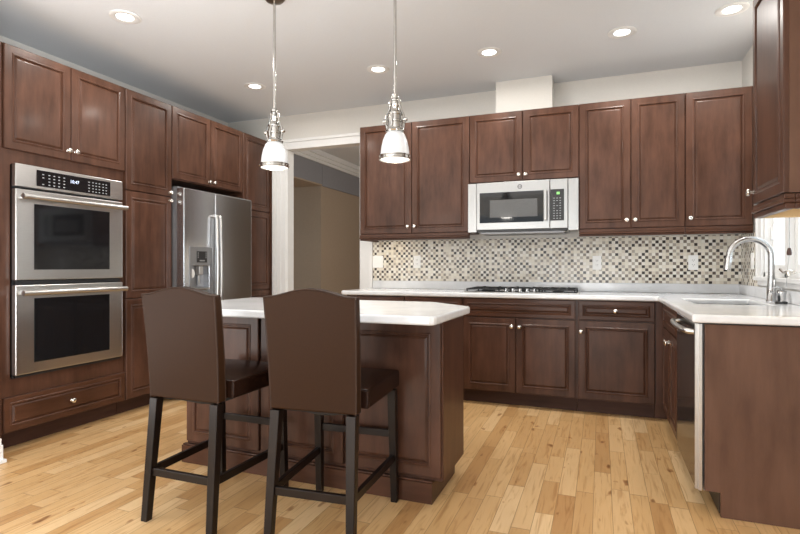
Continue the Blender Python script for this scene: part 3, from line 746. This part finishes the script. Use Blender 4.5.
ck = thing('gas_cooktop', 'black gas cooktop with five steel knobs in the back counter', 'cooktop', (-.62, 4.50, .9148))
obj('tray', bx((-.457, .457, -.24, .24, 0, .006), bev=.002), STEEL, ck)
obj('glass_top', bx((-.448, .448, -.232, .232, .0062, .010), bev=.001), BLACKG, ck)
def grate(x0, x1, y0, y1):
    b = bmesh.new(); z = .034; n = .006
    for yy in (y0, (y0 + y1) / 2, y1): add_box(b, x0, x1, yy - n, yy + n, z - .010, z)
    k = 5
    for i in range(k):
        xx = x0 + n + (x1 - x0 - 2 * n) * i / (k - 1); add_box(b, xx - n, xx + n, y0, y1, z - .010, z + (.004 if i in (1, 3) else 0))
    for xx in (x0 + n, x1 - n):
        for yy in (y0, y1): add_box(b, xx - n, xx + n, yy - n, yy + n, .0102, z)
    obj('grate', b, IRON, ck)
grate(-.435, -.155, -.215, .215); grate(-.145, .145, -.04, .215); grate(.155, .435, -.215, .215)
for bxx, byy, r in ((-.295, -.11, .034), (-.295, .11, .042), (0, .09, .05), (.295, -.11, .042), (.295, .11, .034)):
    obj('burner', lathe([(0, .0102), (r, .0102), (r, .016), (r * .75, .018), (r * .75, .023), (0, .024)], 20, Matrix.Translation((bxx, byy, 0))), IRON, ck, smooth=40)
for k in range(5):
    obj('knob', lathe([(0, .0102), (.020, .0102), (.019, .014), (.015, .016), (.014, .032), (.011, .035), (0, .035)], 16, Matrix.Translation((-.116 + k * .058, -.15, 0))), CHROME, ck, smooth=40)

def plate(name, label, cat, x, z, w, kind, y=YB - .0095, rz=0, xw=None):
    t = thing(name, label, cat, (x, y, z), rz)
    obj('cover_plate', bx((-w / 2, w / 2, -.006, 0, -.06, .06), bev=.002), SWITCH, t)
    if kind == 'outlet':
        obj('receptacle', bx((-.017, .017, -.0085, -.0062, -.034, .034), bev=.001), SWITCH, t)
        for dz in (-.019, .019):
            b = bx((-.008, -.0055, -.0092, -.0086, dz - .002, dz + .007), (.0055, .008, -.0092, -.0086, dz - .002, dz + .007), (-.002, .002, -.0092, -.0086, dz - .010, dz - .006))
            obj('slot', b, SLOT, t)
    else:
        n = 2 if w > .1 else 1
        for k in range(n):
            xx = (k - (n - 1) / 2) * .046
            obj('rocker', bx((xx - .016, xx + .016, -.0095, -.0062, -.033, .033), bev=.0015), SWITCH, t)
    return t
plate('light_switch', 'white double light switch plate on the mosaic nearest the doorway', 'light switch', -2.095, 1.178, .117, 'switch')
plate('wall_outlet', 'white outlet on the mosaic between the light switch and the cooktop', 'outlet', -1.676, 1.175, .072, 'outlet')
plate('wall_outlet', 'white outlet on the mosaic just right of the cooktop', 'outlet', -.033, 1.162, .072, 'outlet')
plate('wall_outlet', 'white outlet on the mosaic left of the faucet, near the back right corner', 'outlet', .699, 1.162, .072, 'outlet')
plate('light_switch', 'white switch plate on the side mosaic next to the window casing', 'light switch', XR - .0095, 1.17, .072, 'switch', y=4.46, rz=-PI / 2)

# ---------------------------------------------------------------- island
IX0, IX1, IY0, IY1 = -2.245, -.702, 2.385, 2.985
isl = thing('kitchen_island', 'dark wood kitchen island base with raised panels behind the two stools', 'island', (0, 0, 0))
foot = [(IX0, IY0), (IX1, IY0), (IX1, 2.785), (IX1 - .22, IY1), (IX0, IY1)]
obj('body', prism(foot, .105, .8735), WOOD, isl)
third = (IX1 - IX0) / 3
for k in range(3):
    b = door_bm(IX0 + k * third + .008, IX0 + (k + 1) * third - (.008 if k < 2 else .004), .125, .862, .062)
    for v in b.verts: v.co.y += IY0 - .0005
    obj('front_panel', b, WOOD, isl)
obj('corner_bead', tube([(IX1 - .001, IY0 - .004, .108), (IX1 - .001, IY0 - .004, .872)], .006, 8), WOOD, isl)
pf = [(IX0 - .018, IY0 - .028), (IX1 - .045, IY0 - .028), (IX1 - .045, 2.77), (IX1 - .24, IY1 - .05), (IX0 - .018, IY1 - .05)]
obj('plinth', prism(pf, .001, .098), WOODH, isl)
obj('plinth_cap', bx((IX0 - .013, IX1 - .046, IY0 - .024, IY0 - .001, .0985, .108), bev=.003), WOODH, isl)
tp = [(-2.29, 2.135), (-.69, 2.135), (-.672, 2.150), (-.666, 2.17), (-.660, 2.755), (-.673, 2.785), (-.93, 3.03), (-.975, 3.05), (-2.27, 3.05), (-2.29, 3.03)]
tag(obj('island_countertop', prism(tp, .8745, .914), QUARTZ, bev=.010, seg=4), 'white quartz island top with a clipped back right corner', 'countertop')

# ---------------------------------------------------------------- bar stools
def make_stool():
    t = thing('bar_stool', '', 'bar stool')
    HW = .205                                           # half width
    def leg(p, q, s0, s1):
        b = bmesh.new(); p, q = Vector(p), Vector(q)
        lo = [b.verts.new(q + Vector((x * s1, y * s1, 0))) for x, y in ((-1, -1), (1, -1), (1, 1), (-1, 1))]
        hi = [b.verts.new(p + Vector((x * s0, y * s0, 0))) for x, y in ((-1, -1), (1, -1), (1, 1), (-1, 1))]
        b.faces.new(list(reversed(lo))); b.faces.new(hi)
        for k in range(4): b.faces.new((lo[k], lo[(k + 1) % 4], hi[(k + 1) % 4], hi[k]))
        return obj('leg', b, LEG, t, bev=.003)
    # local: +y is the front (towards the island); origin on the floor at the middle
    for s in (-1, 1):
        leg((s * .168, -.215, .540), (s * .180, -.262, 0), .021, .017)
        leg((s * .192, .232, .545), (s * .197, .256, 0), .020, .016)
    ry = -.262 + .047 * .215 / .548; rx = .175
    def st(p, q, w=.020, h=.034):
        b = bmesh.new(); add_beam(b, p, q, w, h); obj('stretcher', b, LEG, t, bev=.002)
    st((-rx + .012, ry + .002, .215), (rx - .012, ry + .002, .215))
    st((-.194 + .008, .248, .33), (.194 - .008, .248, .33))
    for s in (-1, 1): st((s * .177, ry + .015, .215), (s * .194, .250 - .012, .215))
    # seat cushion
    N, Mr = 10, 10; b = bmesh.new()
    x0, x1, y0, y1, zb, zt = -.216, .216, -.165, .274, .553, .632
    add_box(b, x0, x1, y0, y1, zb, zt)
    top = max(b.faces, key=lambda f: f.calc_center_median().z)
    bmesh.ops.subdivide_edges(b, edges=list(b.edges), cuts=8, use_grid_fill=True)
    for v in b.verts:
        if v.co.z > zt - 1e-4:
            u = (v.co.x - x0) / (x1 - x0); w_ = (v.co.y - y0) / (y1 - y0); v.co.z += .018 * max(0, math.sin(PI * u)) ** .6 * max(0, math.sin(PI * w_)) ** .6
    seat = obj('seat', b, SEATL, t, smooth=50, bev=.014, seg=3)
    wl = [(x0 - .001, y1 + .001, zb + .016), (x1 + .001, y1 + .001, zb + .016), (x1 + .001, y0, zb + .016)]
    # dust cover below
    b = bmesh.new(); add_box(b, -.15, .15, -.19, .20, .530, .5525); bmesh.ops.subdivide_edges(b, edges=list(b.edges), cuts=5, use_grid_fill=True)
    for v in b.verts:
        if v.co.z < .54: v.co.z -= .040 * max(0, math.sin(PI * (v.co.x + .15) / .3)) * max(0, math.sin(PI * (v.co.y + .19) / .39)) ** .5
    obj('dust_cover', b, CLOTH, t, smooth=50)
    # backrest: camel-back slab, leaning a little backwards
    nx, nz = 24, 12; b = bmesh.new(); zb, zt = .544, 1.010
    def top(u):
        a = abs(u); return zt + .032 * (0.5 + .5 * math.cos(PI * min(1, a / .90))) ** .8
    def pt(u, v, side):
        z = zb + (top(u) - zb) * v
        hwid = .190 + .012 * v
        lean = -.232 - .038 * v ** 1.5
        th = .052 - .010 * v
        puff = .012 * (1 - u ** 4) * max(0, math.sin(PI * v)) ** .7
        y = lean + (th + puff if side else -.006 * (1 - u * u) * math.sin(PI * v))
        return (u * hwid, y, z)
    G = [[[b.verts.new(pt(-1 + 2 * i / nx, j / nz, s)) for j in range(nz + 1)] for i in range(nx + 1)] for s in (0, 1)]
    for s in (0, 1):
        for i in range(nx):
            for j in range(nz):
                q = (G[s][i][j], G[s][i + 1][j], G[s][i + 1][j + 1], G[s][i][j + 1]); b.faces.new(q if s == 0 else tuple(reversed(q)))
    ring = [(i, 0) for i in range(nx)] + [(nx, j) for j in range(nz)] + [(i, nz) for i in range(nx, 0, -1)] + [(0, j) for j in range(nz, 0, -1)]
    for k in range(len(ring)):
        (a, c_), (d_, e_) = ring[k], ring[(k + 1) % len(ring)]
        b.faces.new((G[0][d_][e_], G[0][a][c_], G[1][a][c_], G[1][d_][e_]))
    back = obj('backrest', b, LEATH, t, smooth=50, bev=.008, seg=3)
    for s in (0, 1):
        pp = [Vector(pt(-1, j / nz, s)) for j in range(nz + 1)] + [Vector(pt(-1 + 2 * i / nx, 1, s)) for i in range(1, nx)] + [Vector(pt(1, j / nz, s)) for j in range(nz, -1, -1)]
        cpt = Vector((0, 0, .8)); pp = [p + Vector(((-.003 if p.x > .18 else .003 if p.x < -.18 else 0), (.003 if s == 0 else -.003), -.003 if p.z > 1.0 else 0)) for p in pp]
        obj('welt', tube(pp, .0042, 6), PIPE, back, smooth=60)
    return t
s1 = make_stool(); s1['label'] = 'brown leather bar stool on the left, nearer the oven cabinet'; s1['group'] = 'bar stools at the island'
s1.location = (-1.709, 2.02, 0); s1.rotation_euler.z = 0
s2 = copy_tree(s1); s2['label'] = 'brown leather bar stool on the right, in front of the island middle'
s2.location = (-1.103, 2.06, 0); s2.rotation_euler.z = math.radians(4.5)

# ---------------------------------------------------------------- lights
def pendant(label, x, y, zb):
    t = thing('pendant_lamp', label, 'pendant lamp', (x, y, zb), 0, 'pendant lamps over the island')
    S = .158
    prof_o = [(.079, .014), (.0785, .03), (.074, .07), (.066, .105), (.054, .135), (.044, .148), (.036, .153)]
    prof = prof_o + [(r - .004, h - .002) for r, h in reversed(prof_o)]
    obj('lamp_shade', lathe(prof, 36, close=True), SHADE, t, smooth=40)
    rim = bmesh.new(); add_lathe(rim, [(.080, 0), (.086, 0), (.086, .004), (.083, .006), (.083, .018), (.086, .020), (.086, .024), (.080, .024)], 36, close=True)
    for k in range(10):
        a = 2 * PI * k / 10; add_lathe(rim, [(0, 0), (.005, 0), (.004, .004), (0, .005)], 8, Matrix.Translation((.0835 * math.cos(a), .0835 * math.sin(a), .012)) @ Matrix.Rotation(a, 4, 'Z') @ Matrix.Rotation(PI / 2, 4, 'Y'))
    obj('rim_band', rim, PMET, t, smooth=40)
    obj('diffuser', lathe([(0, .006), (.079, .006), (.079, .010), (0, .010)], 32), PLENS, t)
    cap = lathe([(0, .150), (.049, .150), (.052, .157), (.047, .166), (.041, .172), (.039, .200), (.043, .203), (.043, .213), (.036, .217), (.034, .240), (.038, .244), (.038, .253), (.027, .260), (.021, .277), (0, .277)], 28)
    obj('socket_cap', cap, PMET, t, smooth=40)
    yk = bmesh.new()
    for s in (-1, 1):
        add_tube(yk, [(s * .046, 0, .168), (s * .053, 0, .20), (s * .050, 0, .235), (s * .036, 0, .265), (s * .027, 0, .300), (s * .025, 0, .326)], .0075, 8)
        add_lathe(yk, [(0, -.012), (.010, -.010), (.013, 0), (.010, .010), (0, .012)], 12, Matrix.Translation((s * .059, 0, .215)) @ Matrix.Rotation(PI / 2, 4, 'Y'))
    add_tube(yk, [(0, -.042, .168), (0, -.048, .20), (0, -.032, .25)], .006, 8)
    obj('yoke', yk, PMET, t, smooth=45)
    obj('swivel', lathe([(0, .278), (.015, .278), (.018, .29), (.023, .298), (.023, .312), (.016, .318), (.016, .328), (.021, .332), (.021, .346), (.012, .352), (0, .352)], 20), PMET, t, smooth=45)
    top = CE - .001 - zb
    obj('rod', tube([(0, 0, .350), (0, 0, top - .054)], .0080, 12), PMET, t, smooth=50)
    obj('canopy', lathe([(0, top - .056), (.020, top - .056), (.050, top - .050), (.064, top - .034), (.066, top), (0, top)], 28), BRONZE, t, smooth=40)
    d = bpy.data.lights.new('pendant_bulb', 'AREA'); d.shape = 'DISK'; d.size = .13; d.energy = 3.2; d.color = (1, .95, .87)
    o = bpy.data.objects.new('pendant_bulb', d); COL.objects.link(o); o.location = (x, y, zb + .003)
pendant('pendant lamp with white shade hanging left, in front of the doorway casing', -1.812, 2.622, 1.716)
pendant('pendant lamp with white shade hanging right, in front of the upper cabinets', -1.04, 2.62, 1.706)

def downlight(label, x, y):
    t = thing('ceiling_light', label, 'ceiling light', (x, y, CE - .001), 0, 'recessed ceiling lights')
    obj('trim_ring', lathe([(.052, 0), (.094, 0), (.094, -.004), (.086, -.008), (.060, -.007), (.052, -.003)], 36, close=True), WHITE, t, smooth=40)
    obj('lens', lathe([(0, -.0005), (.0515, -.0005), (.0515, -.003), (0, -.004)], 32), LENS, t)
    d = bpy.data.lights.new('downlight', 'AREA'); d.shape = 'DISK'; d.size = .11; d.energy = DOWN_POWER; d.color = (1, .965, .91); d.spread = math.radians(176)
    o = bpy.data.objects.new('downlight', d); COL.objects.link(o); o.location = (x, y, CE - .010)
downlight('recessed ceiling light at the upper left, above the oven cabinet front', -2.896, 2.524)
downlight('recessed ceiling light just left of the left pendant rod, before the refrigerator', -2.915, 3.918)
downlight('recessed ceiling light just left of the right pendant rod', -1.717, 3.946)
downlight('recessed ceiling light in front of the boxed chase over the microwave', -.794, 3.937)
downlight('recessed ceiling light between the boxed chase and the right corner light', .136, 3.934)
downlight('recessed ceiling light at the upper right, nearest the right-hand cabinet', .773, 3.833)
